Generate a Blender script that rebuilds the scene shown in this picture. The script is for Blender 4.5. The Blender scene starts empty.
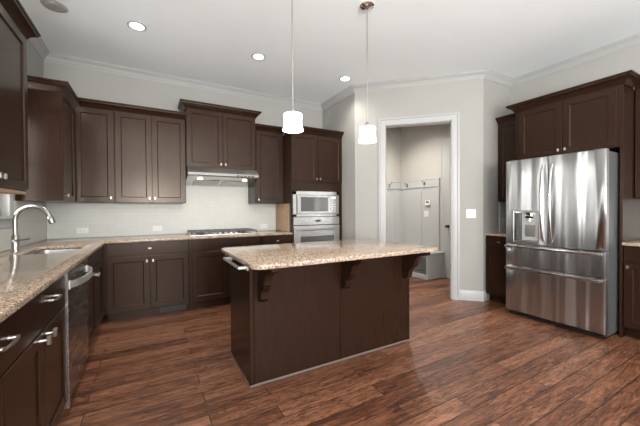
import bpy, bmesh, math, random
from mathutils import Vector, Matrix
random.seed(7)
S = bpy.context.scene
COL = S.collection
PI = math.pi

# ------------------------------------------------------------------ camera
cam_d = bpy.data.cameras.new('camera')
cam = bpy.data.objects.new('camera', cam_d)
COL.objects.link(cam)
cam_d.sensor_fit = 'HORIZONTAL'
cam_d.sensor_width = 36.0
cam_d.lens = 36.0 * 302.2 / 640.0
cam_d.clip_start = 0.02
yaw, pit, rol = math.radians(29.416), math.radians(-0.629), math.radians(-0.307)
Fv = Vector((math.sin(yaw) * math.cos(pit), math.cos(yaw) * math.cos(pit), math.sin(pit)))
Rv = Vector((math.cos(yaw), -math.sin(yaw), 0))
Uv = Rv.cross(Fv)
R2 = Rv * math.cos(rol) + Uv * math.sin(rol)
U2 = Uv * math.cos(rol) - Rv * math.sin(rol)
mw = Matrix((R2, U2, -Fv)).transposed().to_4x4()
mw.translation = Vector((0, 0, 1.239))
cam.matrix_world = mw
S.camera = cam

# ------------------------------------------------------------------ world, view
S.view_settings.view_transform = 'Standard'
S.view_settings.look = 'None'
S.view_settings.exposure = 0.1
S.view_settings.gamma = 1.0
S.view_settings.use_curve_mapping = False
W = bpy.data.worlds.new('world')
S.world = W
W.use_nodes = True
wn = W.node_tree.nodes
wn['Background'].inputs[0].default_value = (0.80, 0.90, 1.0, 1)
wn['Background'].inputs[1].default_value = 2.2


def area(name, loc, rot, sx, sy, power, col=(1, 1, 1), parent=None):
    l = bpy.data.lights.new(name, 'AREA')
    l.shape = 'RECTANGLE'
    l.size, l.size_y = sx, sy
    l.energy = power
    l.color = col
    o = bpy.data.objects.new(name, l)
    COL.objects.link(o)
    o.location = loc
    o.rotation_euler = rot
    o.parent = parent
    return o


# daylight lamp at sink window; fills added at unseen windows, tilted to the ceiling
DAY = (1.0, 0.99, 0.97)
for wx, wp_ in ((0.1, 310), (1.75, 120), (3.4, 30)):
    area('daylight_fill', (wx, -3.13, 1.5), (math.radians(145), 0, 0), 1.25, 2.0, wp_, DAY)
area('daylight_fill', (-0.62 - 0.5, 3.21, 1.7), (0, -PI / 2, 0), 0.95, 0.60, 17, DAY)
area('daylight_fill', (-1.02, -1.4, 1.5), (0, -math.radians(135), 0), 2.0, 1.6, 180, DAY)


# ------------------------------------------------------------------ materials
def new_mat(name, base=(0.5, 0.5, 0.5), rough=0.5, metal=0.0, **kw):
    m = bpy.data.materials.new(name)
    m.use_nodes = True
    b = m.node_tree.nodes['Principled BSDF']
    b.inputs['Base Color'].default_value = (*base, 1)
    b.inputs['Roughness'].default_value = rough
    b.inputs['Metallic'].default_value = metal
    for k, v in kw.items():
        b.inputs[k].default_value = v
    return m


def N(m, t, **kw):
    n = m.node_tree.nodes.new(t)
    for k, v in kw.items():
        if k.startswith('i_'):
            n.inputs[k[2:].replace('_', ' ')].default_value = v
        else:
            setattr(n, k, v)
    return n


def LK(m, a, ao, b, bi):
    m.node_tree.links.new(a.outputs[ao], b.inputs[bi])


def bsdf(m):
    return m.node_tree.nodes['Principled BSDF']


def coords(m, scale=(1, 1, 1), kind='Object', rot=(0, 0, 0)):
    t = N(m, 'ShaderNodeTexCoord')
    mp = N(m, 'ShaderNodeMapping')
    mp.inputs['Scale'].default_value = scale
    mp.inputs['Rotation'].default_value = rot
    LK(m, t, kind, mp, 'Vector')
    return mp


def ramp(m, stops, interp='LINEAR'):
    r = N(m, 'ShaderNodeValToRGB')
    cr = r.color_ramp
    cr.interpolation = interp
    while len(cr.elements) < len(stops):
        cr.elements.new(0.5)
    for e, (p, c) in zip(cr.elements, stops):
        e.position = p
        e.color = (*c, 1)
    return r


def paint(name, c, rough=0.6, var=0.03, sc=3.0, bump=0.0):
    m = new_mat(name, c, rough)
    mp = coords(m)
    n = N(m, 'ShaderNodeTexNoise', i_Scale=sc, i_Detail=4.0)
    LK(m, mp, 0, n, 'Vector')
    r = ramp(m, [(0.3, tuple(x * (1 - var) for x in c)), (0.7, tuple(min(1, x * (1 + var)) for x in c))])
    LK(m, n, 'Fac', r, 0)
    LK(m, r, 0, bsdf(m), 'Base Color')
    if bump:
        n2 = N(m, 'ShaderNodeTexNoise', i_Scale=220.0, i_Detail=2.0)
        LK(m, mp, 0, n2, 'Vector')
        bp = N(m, 'ShaderNodeBump', i_Strength=bump, i_Distance=0.002)
        LK(m, n2, 'Fac', bp, 'Height')
        LK(m, bp, 0, bsdf(m), 'Normal')
    return m


def espresso():
    m = new_mat('espresso_wood', (0.035, 0.019, 0.014), 0.3)
    mp = coords(m, (14, 14, 1.2))
    n = N(m, 'ShaderNodeTexNoise', i_Scale=4.0, i_Detail=6.0, i_Roughness=0.6)
    LK(m, mp, 0, n, 'Vector')
    r = ramp(m, [(0.3, (0.0185, 0.0082, 0.0047)), (0.7, (0.026, 0.0118, 0.0070))])
    LK(m, n, 'Fac', r, 0)
    LK(m, r, 0, bsdf(m), 'Base Color')
    r2 = N(m, 'ShaderNodeMapRange')
    r2.inputs['To Min'].default_value = 0.20
    r2.inputs['To Max'].default_value = 0.29
    LK(m, n, 'Fac', r2, 'Value')
    LK(m, r2, 0, bsdf(m), 'Roughness')
    bsdf(m).inputs['Specular IOR Level'].default_value = 0.34
    bsdf(m).inputs['Specular Tint'].default_value = (1.0, 0.85, 0.73, 1)
    return m


def granite():
    m = new_mat('granite', (0.5, 0.4, 0.3), 0.11, **{'Specular IOR Level': 0.33})
    mp = coords(m)
    big = N(m, 'ShaderNodeTexNoise', i_Scale=48.0, i_Detail=6.0, i_Roughness=0.7)
    LK(m, mp, 0, big, 'Vector')
    c1 = ramp(m, [(0.34, (0.18, 0.100, 0.060)), (0.45, (0.33, 0.215, 0.140)), (0.55, (0.42, 0.315, 0.225)),
                  (0.68, (0.54, 0.47, 0.39))])
    LK(m, big, 'Fac', c1, 0)
    v = N(m, 'ShaderNodeTexVoronoi', i_Scale=190.0)
    LK(m, mp, 0, v, 'Vector')
    sep = N(m, 'ShaderNodeSeparateColor')
    LK(m, v, 'Color', sep, 0)
    dark = ramp(m, [(0.0, (1, 1, 1)), (0.19, (0, 0, 0))], 'CONSTANT')
    LK(m, sep, 0, dark, 0)
    lite = ramp(m, [(0.0, (0, 0, 0)), (0.86, (1, 1, 1))], 'CONSTANT')
    LK(m, sep, 1, lite, 0)
    m1 = N(m, 'ShaderNodeMix', data_type='RGBA')
    m1.inputs[7].default_value = (0.60, 0.57, 0.53, 1)
    LK(m, lite, 0, m1, 0)
    LK(m, c1, 0, m1, 6)
    n3 = N(m, 'ShaderNodeTexNoise', i_Scale=9.0, i_Detail=3.0)
    LK(m, mp, 0, n3, 'Vector')
    g = N(m, 'ShaderNodeMath', operation='MULTIPLY')
    g2 = ramp(m, [(0.35, (0.45, 0.45, 0.45)), (0.6, (1, 1, 1))])
    LK(m, n3, 'Fac', g2, 0)
    LK(m, dark, 0, g, 0)
    LK(m, g2, 0, g, 1)
    m2 = N(m, 'ShaderNodeMix', data_type='RGBA')
    m2.inputs[7].default_value = (0.045, 0.035, 0.032, 1)
    LK(m, g, 0, m2, 0)
    LK(m, m1, 2, m2, 6)
    LK(m, m2, 2, bsdf(m), 'Base Color')
    return m


def floor_mat():
    m = new_mat('hickory_planks', (0.1, 0.05, 0.03), 0.3)
    mp = coords(m)
    mp.inputs['Location'].default_value = (20.31, 20.05, 0)
    br = N(m, 'ShaderNodeTexBrick', offset=0.37, offset_frequency=2, squash=1.0)
    br.inputs['Color1'].default_value = (0, 0, 0, 1)
    br.inputs['Color2'].default_value = (1, 1, 1, 1)
    br.inputs['Mortar'].default_value = (0, 0, 0, 1)
    br.inputs['Scale'].default_value = 1.0
    br.inputs['Mortar Size'].default_value = 0.0028
    br.inputs['Mortar Smooth'].default_value = 0.2
    br.inputs['Bias'].default_value = 0.0
    br.inputs['Brick Width'].default_value = 1.05
    br.inputs['Row Height'].default_value = 0.127
    LK(m, mp, 0, br, 'Vector')
    # grain, shifted per plank
    mp2 = coords(m, (1.0, 9.0, 1.0))
    add = N(m, 'ShaderNodeVectorMath', operation='MULTIPLY_ADD')
    LK(m, br, 'Color', add, 0)
    add.inputs[1].default_value = (7.3, 3.1, 5.0)
    LK(m, mp2, 0, add, 2)
    n1 = N(m, 'ShaderNodeTexNoise', i_Scale=2.6, i_Detail=5.0, i_Roughness=0.6, i_Distortion=1.2)
    LK(m, add, 0, n1, 'Vector')
    fine = N(m, 'ShaderNodeTexNoise', i_Scale=6.5, i_Detail=6.0, i_Roughness=0.72, i_Distortion=2.6)
    LK(m, add, 0, fine, 'Vector')
    # dark hand-scraped grain lines
    gl = ramp(m, [(0.44, (1, 1, 1)), (0.54, (0, 0, 0))])
    LK(m, fine, 'Fac', gl, 0)
    mul = N(m, 'ShaderNodeMath', operation='MULTIPLY_ADD')
    LK(m, br, 'Color', mul, 0)
    mul.inputs[1].default_value = 0.30
    LK(m, n1, 'Fac', mul, 2)
    c = ramp(m, [(0.34, (0.050, 0.0160, 0.0078)), (0.50, (0.132, 0.047, 0.024)), (0.72, (0.265, 0.108, 0.056)),
                 (0.95, (0.40, 0.190, 0.108))])
    LK(m, mul, 0, c, 0)
    mg = N(m, 'ShaderNodeMix', data_type='RGBA')
    mg.inputs[7].default_value = (0.020, 0.0075, 0.0050, 1)
    gm = N(m, 'ShaderNodeMath', operation='MULTIPLY')
    gm.inputs[1].default_value = 0.72
    LK(m, gl, 0, gm, 0)
    LK(m, gm, 0, mg, 0)
    LK(m, c, 0, mg, 6)
    mx = N(m, 'ShaderNodeMix', data_type='RGBA')
    mx.inputs[7].default_value = (0.012, 0.006, 0.005, 1)
    LK(m, br, 'Fac', mx, 0)
    LK(m, mg, 2, mx, 6)
    LK(m, mx, 2, bsdf(m), 'Base Color')
    rr = N(m, 'ShaderNodeMapRange')
    rr.inputs['To Min'].default_value = 0.20
    rr.inputs['To Max'].default_value = 0.42
    LK(m, fine, 'Fac', rr, 'Value')
    LK(m, rr, 0, bsdf(m), 'Roughness')
    h = N(m, 'ShaderNodeMath', operation='MULTIPLY_ADD')
    LK(m, br, 'Fac', h, 0)
    h.inputs[1].default_value = -1.2
    h2 = N(m, 'ShaderNodeMath', operation='ADD')
    LK(m, fine, 'Fac', h2, 0)
    LK(m, n1, 'Fac', h2, 1)
    LK(m, h2, 0, h, 2)
    bp = N(m, 'ShaderNodeBump', i_Strength=0.55, i_Distance=0.006)
    LK(m, h, 0, bp, 'Height')
    LK(m, bp, 0, bsdf(m), 'Normal')
    return m


def tile_mat(name, rot):
    m = new_mat(name, (0.6, 0.6, 0.55), 0.34, **{'Specular IOR Level': 0.3})
    mp = coords(m, rot=rot)
    br = N(m, 'ShaderNodeTexBrick', offset=0.5)
    br.inputs['Color1'].default_value = (0.545, 0.545, 0.505, 1)
    br.inputs['Color2'].default_value = (0.565, 0.565, 0.525, 1)
    br.inputs['Mortar'].default_value = (0.48, 0.48, 0.445, 1)
    br.inputs['Scale'].default_value = 1.0
    br.inputs['Mortar Size'].default_value = 0.0016
    br.inputs['Brick Width'].default_value = 0.152
    br.inputs['Row Height'].default_value = 0.051
    LK(m, mp, 0, br, 'Vector')
    LK(m, br, 'Color', bsdf(m), 'Base Color')
    bp = N(m, 'ShaderNodeBump', i_Strength=0.4, i_Distance=0.001, invert=True)
    LK(m, br, 'Fac', bp, 'Height')
    LK(m, bp, 0, bsdf(m), 'Normal')
    return m


def steel(name, base=(0.62, 0.61, 0.60), rough=0.24, wave=0.0, aniso=0.0):
    m = new_mat(name, base, rough, 1.0)
    mp = coords(m, (2, 2, 30))
    n = N(m, 'ShaderNodeTexNoise', i_Scale=1.0, i_Detail=2.0)
    LK(m, mp, 0, n, 'Vector')
    rr = N(m, 'ShaderNodeMapRange')
    rr.inputs['To Min'].default_value = rough * 0.8
    rr.inputs['To Max'].default_value = rough * 1.25
    LK(m, n, 'Fac', rr, 'Value')
    if not wave:
        LK(m, rr, 0, bsdf(m), 'Roughness')
    if wave:
        mp2 = coords(m, (6, 6, 0.30))
        n2 = N(m, 'ShaderNodeTexNoise', i_Scale=1.6, i_Detail=0.5, i_Distortion=0.25)
        LK(m, mp2, 0, n2, 'Vector')
        bp = N(m, 'ShaderNodeBump', i_Strength=1.0, i_Distance=wave)
        LK(m, n2, 'Fac', bp, 'Height')
        LK(m, bp, 0, bsdf(m), 'Normal')
    if aniso:
        bsdf(m).inputs['Anisotropic'].default_value = aniso
        tg = N(m, 'ShaderNodeTangent', direction_type='RADIAL', axis='Z')
        LK(m, tg, 0, bsdf(m), 'Tangent')
    return m


def emit(name, col, s):
    m = new_mat(name, (0.9, 0.9, 0.9), 0.4)
    bsdf(m).inputs['Emission Color'].default_value = (*col, 1)
    bsdf(m).inputs['Emission Strength'].default_value = s
    return m


M_ESP = espresso()
M_GRAN = granite()
M_FLOOR = floor_mat()
M_WALL = paint('wall_paint', (0.355, 0.347, 0.322), 0.7, 0.012, 2.0, 0.05)
M_MUD = paint('mudroom_paint', (0.40, 0.38, 0.345), 0.7, 0.012)
M_CEIL = paint('ceiling_paint', (0.85, 0.89, 0.90), 0.85, 0.012, 1.5)
M_TRIM = paint('trim_paint', (0.41, 0.41, 0.40), 0.35, 0.01)
M_TILE_B = tile_mat('tile_back', (-PI / 2, 0, 0))
M_TILE_S = tile_mat('tile_side', (-PI / 2, 0, -PI / 2))
M_STEEL = steel('stainless_steel')
M_FRIDGE = steel('fridge_steel', (0.44, 0.44, 0.435), 0.30, 0.050, 0.90)
M_NICKEL = new_mat('satin_nickel', (0.47, 0.45, 0.42), 0.30, 1.0)
M_BAR = new_mat('brushed_bar', (0.78, 0.77, 0.75), 0.38, 0.85)
M_FAUCET = new_mat('brushed_faucet', (0.34, 0.33, 0.31), 0.3, 1.0)
M_CHROME = new_mat('polished_chrome', (0.80, 0.79, 0.77), 0.07, 1.0)
M_SIDE = new_mat('grey_side_metal', (0.20, 0.20, 0.205), 0.38, 0.6)
M_BLACK = new_mat('black_enamel', (0.012, 0.012, 0.012), 0.3)
M_IRON = new_mat('cast_iron', (0.07, 0.07, 0.07), 0.42)
M_DGLASS = new_mat('dark_glass', (0.10, 0.10, 0.095), 0.05, 0.0)
M_PLATE = paint('white_plate', (0.68, 0.67, 0.65), 0.35, 0.01)
M_SLOT = new_mat('outlet_slot', (0.12, 0.12, 0.12), 0.5)
M_TAN = paint('tan_wood', (0.42, 0.27, 0.17), 0.45, 0.08, 12)  # tan tone for the tower side panel and near cabinet rail
M_GASKET = new_mat('gasket', (0.02, 0.02, 0.02), 0.6)
M_PEND = emit('pendant_glass', (1.0, 0.975, 0.94), 1.1)
M_LAMP = emit('lamp_lens', (1.0, 0.98, 0.94), 6.0)
M_HOODL = emit('hood_lamp_lens', (1.0, 0.86, 0.66), 3.0)
M_CAN = new_mat('can_reflector', (0.55, 0.54, 0.52), 0.35, 0.6)
M_PGREY = new_mat('dispenser_plastic', (0.50, 0.50, 0.49), 0.3, 0.3)
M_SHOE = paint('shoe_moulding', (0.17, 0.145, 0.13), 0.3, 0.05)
M_VENT = new_mat('vent_brown', (0.05, 0.032, 0.024), 0.45)
M_BRONZE = new_mat('dark_bronze', (0.06, 0.05, 0.045), 0.35, 0.9)
M_GLASS = new_mat('window_glass', (1, 1, 1), 0.0, 0.0, **{'Transmission Weight': 1.0, 'IOR': 1.45})
M_RUBBER = new_mat('rubber_foot', (0.02, 0.02, 0.02), 0.7)
M_DISP = emit('display_blue', (0.25, 0.45, 0.55), 0.25)


# ------------------------------------------------------------------ mesh builder
class MB:
    def __init__(s):
        s.bm = bmesh.new()

    def box(s, x0, x1, y0, y1, z0, z1, bev=0.0, seg=1):
        g = bmesh.ops.create_cube(s.bm, size=1.0)['verts']
        for v in g:
            v.co = Vector((x0 + (v.co.x + .5) * (x1 - x0), y0 + (v.co.y + .5) * (y1 - y0), z0 + (v.co.z + .5) * (z1 - z0)))
        if bev > 0:
            es = list({e for v in g for e in v.link_edges})
            bmesh.ops.bevel(s.bm, geom=es, offset=bev, segments=seg, affect='EDGES', profile=0.6)
        return s

    def loops(s, loops, cap0=True, cap1=True):
        L = [[s.bm.verts.new(p) for p in lp] for lp in loops]
        n = len(L[0])
        for a, b in zip(L[:-1], L[1:]):
            for i in range(n):
                j = (i + 1) % n
                s.bm.faces.new((a[i], a[j], b[j], b[i]))
        if cap0:
            s.bm.faces.new(L[0][::-1])
        if cap1:
            s.bm.faces.new(L[-1])
        return s

    def tube(s, pts, r, seg=12, caps=True):
        pts = [Vector(p) for p in pts]
        rs = r if isinstance(r, (list, tuple)) else [r] * len(pts)
        t0 = (pts[1] - pts[0]).normalized()
        ref = Vector((0, 0, 1)) if abs(t0.z) < 0.9 else Vector((1, 0, 0))
        u = t0.cross(ref).normalized()
        lps = []
        for i, p in enumerate(pts):
            if i == 0:
                t = pts[1] - pts[0]
            elif i == len(pts) - 1:
                t = pts[-1] - pts[-2]
            else:
                t = (pts[i + 1] - pts[i]).normalized() + (pts[i] - pts[i - 1]).normalized()
            t.normalize()
            u = (u - t * u.dot(t)).normalized()
            w = t.cross(u)
            lps.append([p + (u * math.cos(2 * PI * k / seg) + w * math.sin(2 * PI * k / seg)) * rs[i] for k in range(seg)])
        return s.loops(lps, caps, caps)

    def lathe(s, prof, c=(0, 0, 0), seg=32, cap0=True, cap1=True):
        lps = []
        for r, z in prof:
            lps.append([Vector((c[0] + r * math.cos(2 * PI * k / seg), c[1] + r * math.sin(2 * PI * k / seg), c[2] + z))
                        for k in range(seg)])
        return s.loops(lps, cap0, cap1)

    def prism(s, poly, a, b, f):
        """poly: 2D outline; f(u, v, t) -> 3D; t runs a..b"""
        return s.loops([[Vector(f(u, v, a)) for u, v in poly], [Vector(f(u, v, b)) for u, v in poly]])

    def build(s, name, mat, parent=None, smooth=True, angle=35, kind=None):
        bmesh.ops.recalc_face_normals(s.bm, faces=s.bm.faces)
        me = bpy.data.meshes.new(name)
        s.bm.to_mesh(me)
        s.bm.free()
        me.materials.append(mat)
        if smooth:
            for p in me.polygons:
                p.use_smooth = True
            me.set_sharp_from_angle(angle=math.radians(angle))
        o = bpy.data.objects.new(name, me)
        COL.objects.link(o)
        if parent:
            o.parent = parent
        if kind:
            o['kind'] = kind
        return o


def thing(name, label, cat, loc=(0, 0, 0), rz=0.0, group=None):
    o = bpy.data.objects.new(name, None)
    COL.objects.link(o)
    o.location = loc
    o.rotation_euler = (0, 0, rz)
    o['label'] = label
    o['category'] = cat
    if group:
        o['group'] = group
    return o


def tag(o, label, cat, group=None):
    o['label'] = label
    o['category'] = cat
    if group:
        o['group'] = group
    return o


def hole_slab(outer, holes, z0, z1, name, mat, parent=None, bev=0.0, f=None, kind=None):
    """flat slab with holes; f maps (u,v,t) to 3D"""
    f = f or (lambda u, v, t: (u, v, t))
    bm = bmesh.new()
    edges = []
    for lp in [outer] + holes:
        vs = [bm.verts.new((u, v, 0)) for u, v in lp]
        for i in range(len(vs)):
            edges.append(bm.edges.new((vs[i], vs[(i + 1) % len(vs)])))
    bmesh.ops.triangle_fill(bm, use_beauty=True, edges=edges)
    bmesh.ops.dissolve_limit(bm, angle_limit=0.01, verts=bm.verts, edges=bm.edges)
    r = bmesh.ops.extrude_face_region(bm, geom=list(bm.faces))
    top = {v for v in r['geom'] if isinstance(v, bmesh.types.BMVert)}
    if bev:
        pass
    for v in bm.verts:
        t = z1 if v in top else z0
        v.co = Vector(f(v.co.x, v.co.y, t))
    m = MB()
    m.bm.free()
    m.bm = bm
    if bev:
        bmesh.ops.recalc_face_normals(bm, faces=bm.faces)
        es = [e for e in bm.edges if len(e.link_faces) == 2 and e.calc_face_angle(0) > 1.2
              and abs(e.verts[0].co.z - e.verts[1].co.z) < 1e-5]
        bmesh.ops.bevel(bm, geom=es, offset=bev, segments=2, affect='EDGES', profile=0.5)
    return m.build(name, mat, parent, kind=kind)


def rrect(x0, x1, y0, y1, r, n=6):
    pts = []
    for cx, cy, a0 in ((x1 - r, y0 + r, -90), (x1 - r, y1 - r, 0), (x0 + r, y1 - r, 90), (x0 + r, y0 + r, 180)):
        for k in range(n + 1):
            a = math.radians(a0 + 90 * k / n)
            pts.append((cx + r * math.cos(a), cy + r * math.sin(a)))
    return pts


def sweep(path, prof, z=0.0, side=1.0, mb=None):
    """mitred sweep of a (out, up) profile along an XY polyline; side=1 -> out is to the right of travel"""
    mb = mb or MB()
    P = [Vector((x, y)) for x, y in path]
    ns = []
    for a, b in zip(P[:-1], P[1:]):
        d = (b - a).normalized()
        ns.append(Vector((d.y, -d.x)) * side)
    lps = []
    for i, p in enumerate(P):
        if i == 0:
            m = ns[0]
        elif i == len(P) - 1:
            m = ns[-1]
        else:
            m = (ns[i - 1] + ns[i]) / (1 + ns[i - 1].dot(ns[i]))
        lps.append([Vector((p.x + m.x * o, p.y + m.y * o, z + u)) for o, u in prof])
    return mb.loops(lps)


# ------------------------------------------------------------------ dimensions
L, B, S1, Y1, S2, Y2, R, C, YR = -1.05, 4.62, 2.665, 3.66, 3.88, 2.445, 4.525, 3.06, -3.2
T = 0.12

# ------------------------------------------------------------------ room shell
MB().box(L - .3, 5.1, YR - .3, 5.2, -.12, 0).build('floor', M_FLOOR, kind='structure', smooth=False)
MB().box(L - .3, 5.1, YR - .3, 5.2, C, C + .12).build('ceiling', M_CEIL, kind='structure', smooth=False)

def wall_plane(name, p0, p1, z0, z1, holes=(), mat=M_WALL, t=T, flip=1):
    """wall from p0 to p1; the inner face is on the line, the thickness lies on the left of travel"""
    d = Vector((p1[0] - p0[0], p1[1] - p0[1]))
    ln = d.length
    d.normalize()
    n = Vector((-d.y, d.x)) * flip
    outer = [(0, z0), (ln, z0), (ln, z1), (0, z1)]
    hl = [[(a, c), (b, c), (b, e), (a, e)] for a, b, c, e in holes]
    f = lambda u, v, w: (p0[0] + d.x * u + n.x * w, p0[1] + d.y * u + n.y * w, v)
    return hole_slab(outer, hl, 0, t, name, mat, f=f, kind='structure')

WIN = (2.88, 3.53, 1.20, 2.30)          # sink window y0,y1,z0,z1
wall_plane('wall_left', (L, YR), (L, B), 0, C, [(WIN[0] - YR, WIN[1] - YR, WIN[2], WIN[3]), (1.0, 2.6, .45, 2.6)])
wall_plane('wall_back', (L - T, B), (S1 + .08, B), 0, C)
wall_plane('wall_oven_side', (S1, B), (S1, Y1), 0, C, t=.08)
WL = (S2 - S1) * math.sqrt(2)
DO = (0.438, 1.334, 2.455)
# the opening runs to the floor, so the outline itself is notched
def angled(name, mat, t0, t1):
    d = Vector((1, -1)).normalized()
    n = Vector((1, 1)).normalized()
    outer = [(0, 0), (DO[0], 0), (DO[0], DO[2]), (DO[1], DO[2]), (DO[1], 0), (WL, 0), (WL, C), (0, C)]
    f = lambda u, v, w: (S1 + d.x * u + n.x * w, Y1 + d.y * u + n.y * w, v)
    return hole_slab(outer, [], t0, t1, name, mat, f=f, kind='structure')
angled('wall_angled', M_WALL, 0, .115)
wall_plane('wall_return', (S2, Y2), (R, Y2), 0, C, t=.10)
wall_plane('wall_right', (R, Y2 + .10), (R, YR), 0, C)
RW = [(.1, 1.25), (1.75, 1.25), (3.4, 1.25)]
wall_plane('wall_rear', (R, YR), (L, YR), 0, C, [(R - cx - w / 2, R - cx + w / 2, .35, 2.65) for cx, w in RW])
# mudroom beyond the doorway
MX, MY = 4.66, 4.755
wall_plane('wall_mudroom_back', (S1 + .08, MY), (MX, MY), 0, C, mat=M_MUD)
wall_plane('wall_mudroom_right', (MX, MY + .1), (MX, Y2 + .1), 0, C, mat=M_MUD)
wall_plane('wall_mudroom_left', (S1 + .085, Y1 + .1), (S1 + .085, MY + .1), 0, C, mat=M_MUD, t=.003, flip=-1)

CROWN = [(a_ * .85, b_ * .85) for a_, b_ in [(0, -.105), (.010, -.105), (.012, -.092), (.020, -.086), (.026, -.070), (.042, -.045), (.066, -.028),
         (.074, -.022), (.078, -.010), (.088, -.008), (.088, -.0006), (0, -.0006)]]
sweep([(L, YR), (L, B), (S1, B), (S1, Y1), (S2, Y2), (R, Y2), (R, YR), (L, YR)], CROWN, C, 1).build('trim_1', M_TRIM, kind='structure')
BASE = [(0, 0), (.016, 0), (.016, .115), (.012, .125), (.006, .138), (0, .14)]
def wp(u):      # point on the angled wall
    return (S1 + u / math.sqrt(2), Y1 - u / math.sqrt(2))
sweep([wp(1.428), (S2, Y2), (3.93, Y2)], BASE, 0, 1).build('baseboard_angled', M_TRIM, kind='structure')
sweep([(S1, 3.96), (S1, Y1), wp(.344)], BASE, 0, 1).build('baseboard_oven_side', M_TRIM, kind='structure')
sweep([(R, -.2), (R, YR), (L, YR), (L, .5)], BASE, 0, 1).build('baseboard_rear', M_TRIM, kind='structure')

# door casing on the angled wall: stepped flat casing with mitred corners, jambs and head
CAS = [(0, 0), (0, .012), (.012, .016), (.062, .018), (.070, .026), (.092, .026), (.092, 0)]   # (outward, proud)
def casing(f, pts, name, mat):
    """pts: U-shaped inner line in wall coordinates; f(u, v, proud) -> 3D"""
    lps = []
    P = [Vector(p) for p in pts]
    ns = []
    for a, b in zip(P[:-1], P[1:]):
        d = (b - a).normalized()
        ns.append(Vector((-d.y, d.x)))
    for i, p in enumerate(P):
        m = ns[0] if i == 0 else ns[-1] if i == len(P) - 1 else (ns[i - 1] + ns[i]) / (1 + ns[i - 1].dot(ns[i]))
        lps.append([Vector(f(p.x + m.x * o, p.y + m.y * o, h)) for o, h in CAS])
    m = MB()
    m.loops(lps)
    return m
fA = lambda u, v, h: (S1 + (u - h) / math.sqrt(2), Y1 - (u + h) / math.sqrt(2), v)
cs = casing(fA, [(DO[0], 0), (DO[0], DO[2]), (DO[1], DO[2]), (DO[1], 0)], '', None)
for u0, u1 in ((DO[0], DO[0] + .012), (DO[1] - .012, DO[1])):
    cs.loops([[Vector(fA(u, v, h)) for u, v in ((u0, 0), (u1, 0), (u1, DO[2]), (u0, DO[2]))] for h in (0.0, -.13)])
cs.loops([[Vector(fA(u, v, h)) for u, v in ((DO[0], DO[2] - .012), (DO[1], DO[2] - .012), (DO[1], DO[2]), (DO[0], DO[2]))] for h in (0.0, -.13)])
cs.build('door_1', M_TRIM, kind='structure')

# sink window in the left wall
w = thing('window_1', '', '')
del w['label']; del w['category']
w['kind'] = 'structure'
y0, y1, z0, z1 = WIN
m = MB()
cw = .075
m.box(L, L + .018, y0 - cw, y0, z0 - .02, z1 + cw, .003).box(L, L + .018, y1, y1 + cw, z0 - .02, z1 + cw, .003)
m.box(L, L + .018, y0, y1, z1, z1 + cw, .003)
m.build('casing', M_TRIM, w)
MB().box(L - .07, L + .05, y0 - cw - .02, y1 + cw + .02, z0 - .028, z0, .006).box(L, L + .016, y0 - cw, y1 + cw, z0 - .10, z0 - .03, .003).build('window_sill', M_TRIM, w)
m = MB()
zm = (z0 + z1) / 2 - .02
for a, b, c, d in ((y0, y0 + .04, z0, z1), (y1 - .04, y1, z0, z1), (y0, y1, z0, z0 + .05), (y0, y1, z1 - .045, z1), (y0, y1, zm, zm + .04)):
    m.box(L - .08, L - .04, a, b, c, d, .003)
m.build('window_frame', M_TRIM, w)
MB().box(L - .062, L - .058, y0 + .04, y1 - .04, z0 + .05, z1 - .045).build('pane', M_GLASS, w)
# unseen side window and rear windows behind the viewer, added to let light in
k = 2
def rear_win(f, a0, a1, z0, z1, n):
    w = thing('window_%d' % n, '', '')
    del w['label']; del w['category']
    w['kind'] = 'structure'
    m = MB()
    q = lambda a, b, c, d, h0, h1: m.loops([[Vector(f(u, v, h)) for u, v in ((a, c), (b, c), (b, d), (a, d))] for h in (h0, h1)])
    for a, b, c, d in ((a0 - .08, a0, z0 - .08, z1 + .08), (a1, a1 + .08, z0 - .08, z1 + .08), (a0, a1, z1, z1 + .08), (a0, a1, z0 - .08, z0)):
        q(a, b, c, d, 0, .02)
    am, zm2 = (a0 + a1) / 2, (z0 + z1) / 2
    for a, b, c, d in ((a0, a0 + .05, z0, z1), (a1 - .05, a1, z0, z1), (a0, a1, z0, z0 + .05), (a0, a1, z1 - .05, z1),
                       (am - .02, am + .02, z0, z1), (a0, a1, zm2 - .02, zm2 + .02)):
        q(a, b, c, d, -.08, -.04)
    m.build('window_frame', M_TRIM, w)
for cx, ww in RW:
    rear_win(lambda u, v, h: (u, YR + h, v), cx - ww / 2, cx + ww / 2, .35, 2.65, k)
    k += 1
rear_win(lambda u, v, h: (L + h, u, v), YR + 1.0, YR + 2.6, .45, 2.6, k)

# ------------------------------------------------------------------ hardware and cabinet builders
def knob(parent, x, z, y=-.02, horiz=False, big=1.0):
    m = MB()
    m.tube([(x, y, z), (x, y - .020 * big, z)], [.006 * big, .0045 * big], 10)
    a, b = (.017 * big, .0075 * big) if horiz else (.0085 * big, .0155 * big)
    m.box(x - a, x + a, y - .030 * big, y - .018 * big, z - b, z + b, .003)
    return m.build('knob', M_NICKEL, parent)


def bar_pull(parent, x, z, half=.055, y=-.02):
    half *= .85
    m = MB()
    pts = []
    for k in range(9):
        t = -1 + k / 4
        pts.append((x + t * half, y - .030 + .006 * t * t, z))
    m.tube(pts, [.0050 + .0015 * math.cos(PI * (-1 + k / 4) / 2) for k in range(9)], 10)
    for sx in (-1, 1):
        m.tube([(x + sx * half * .86, y, z), (x + sx * half * .86, y - .028, z)], [.0085, .006], 10)
    return m.build('pull', M_NICKEL, parent)


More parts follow.
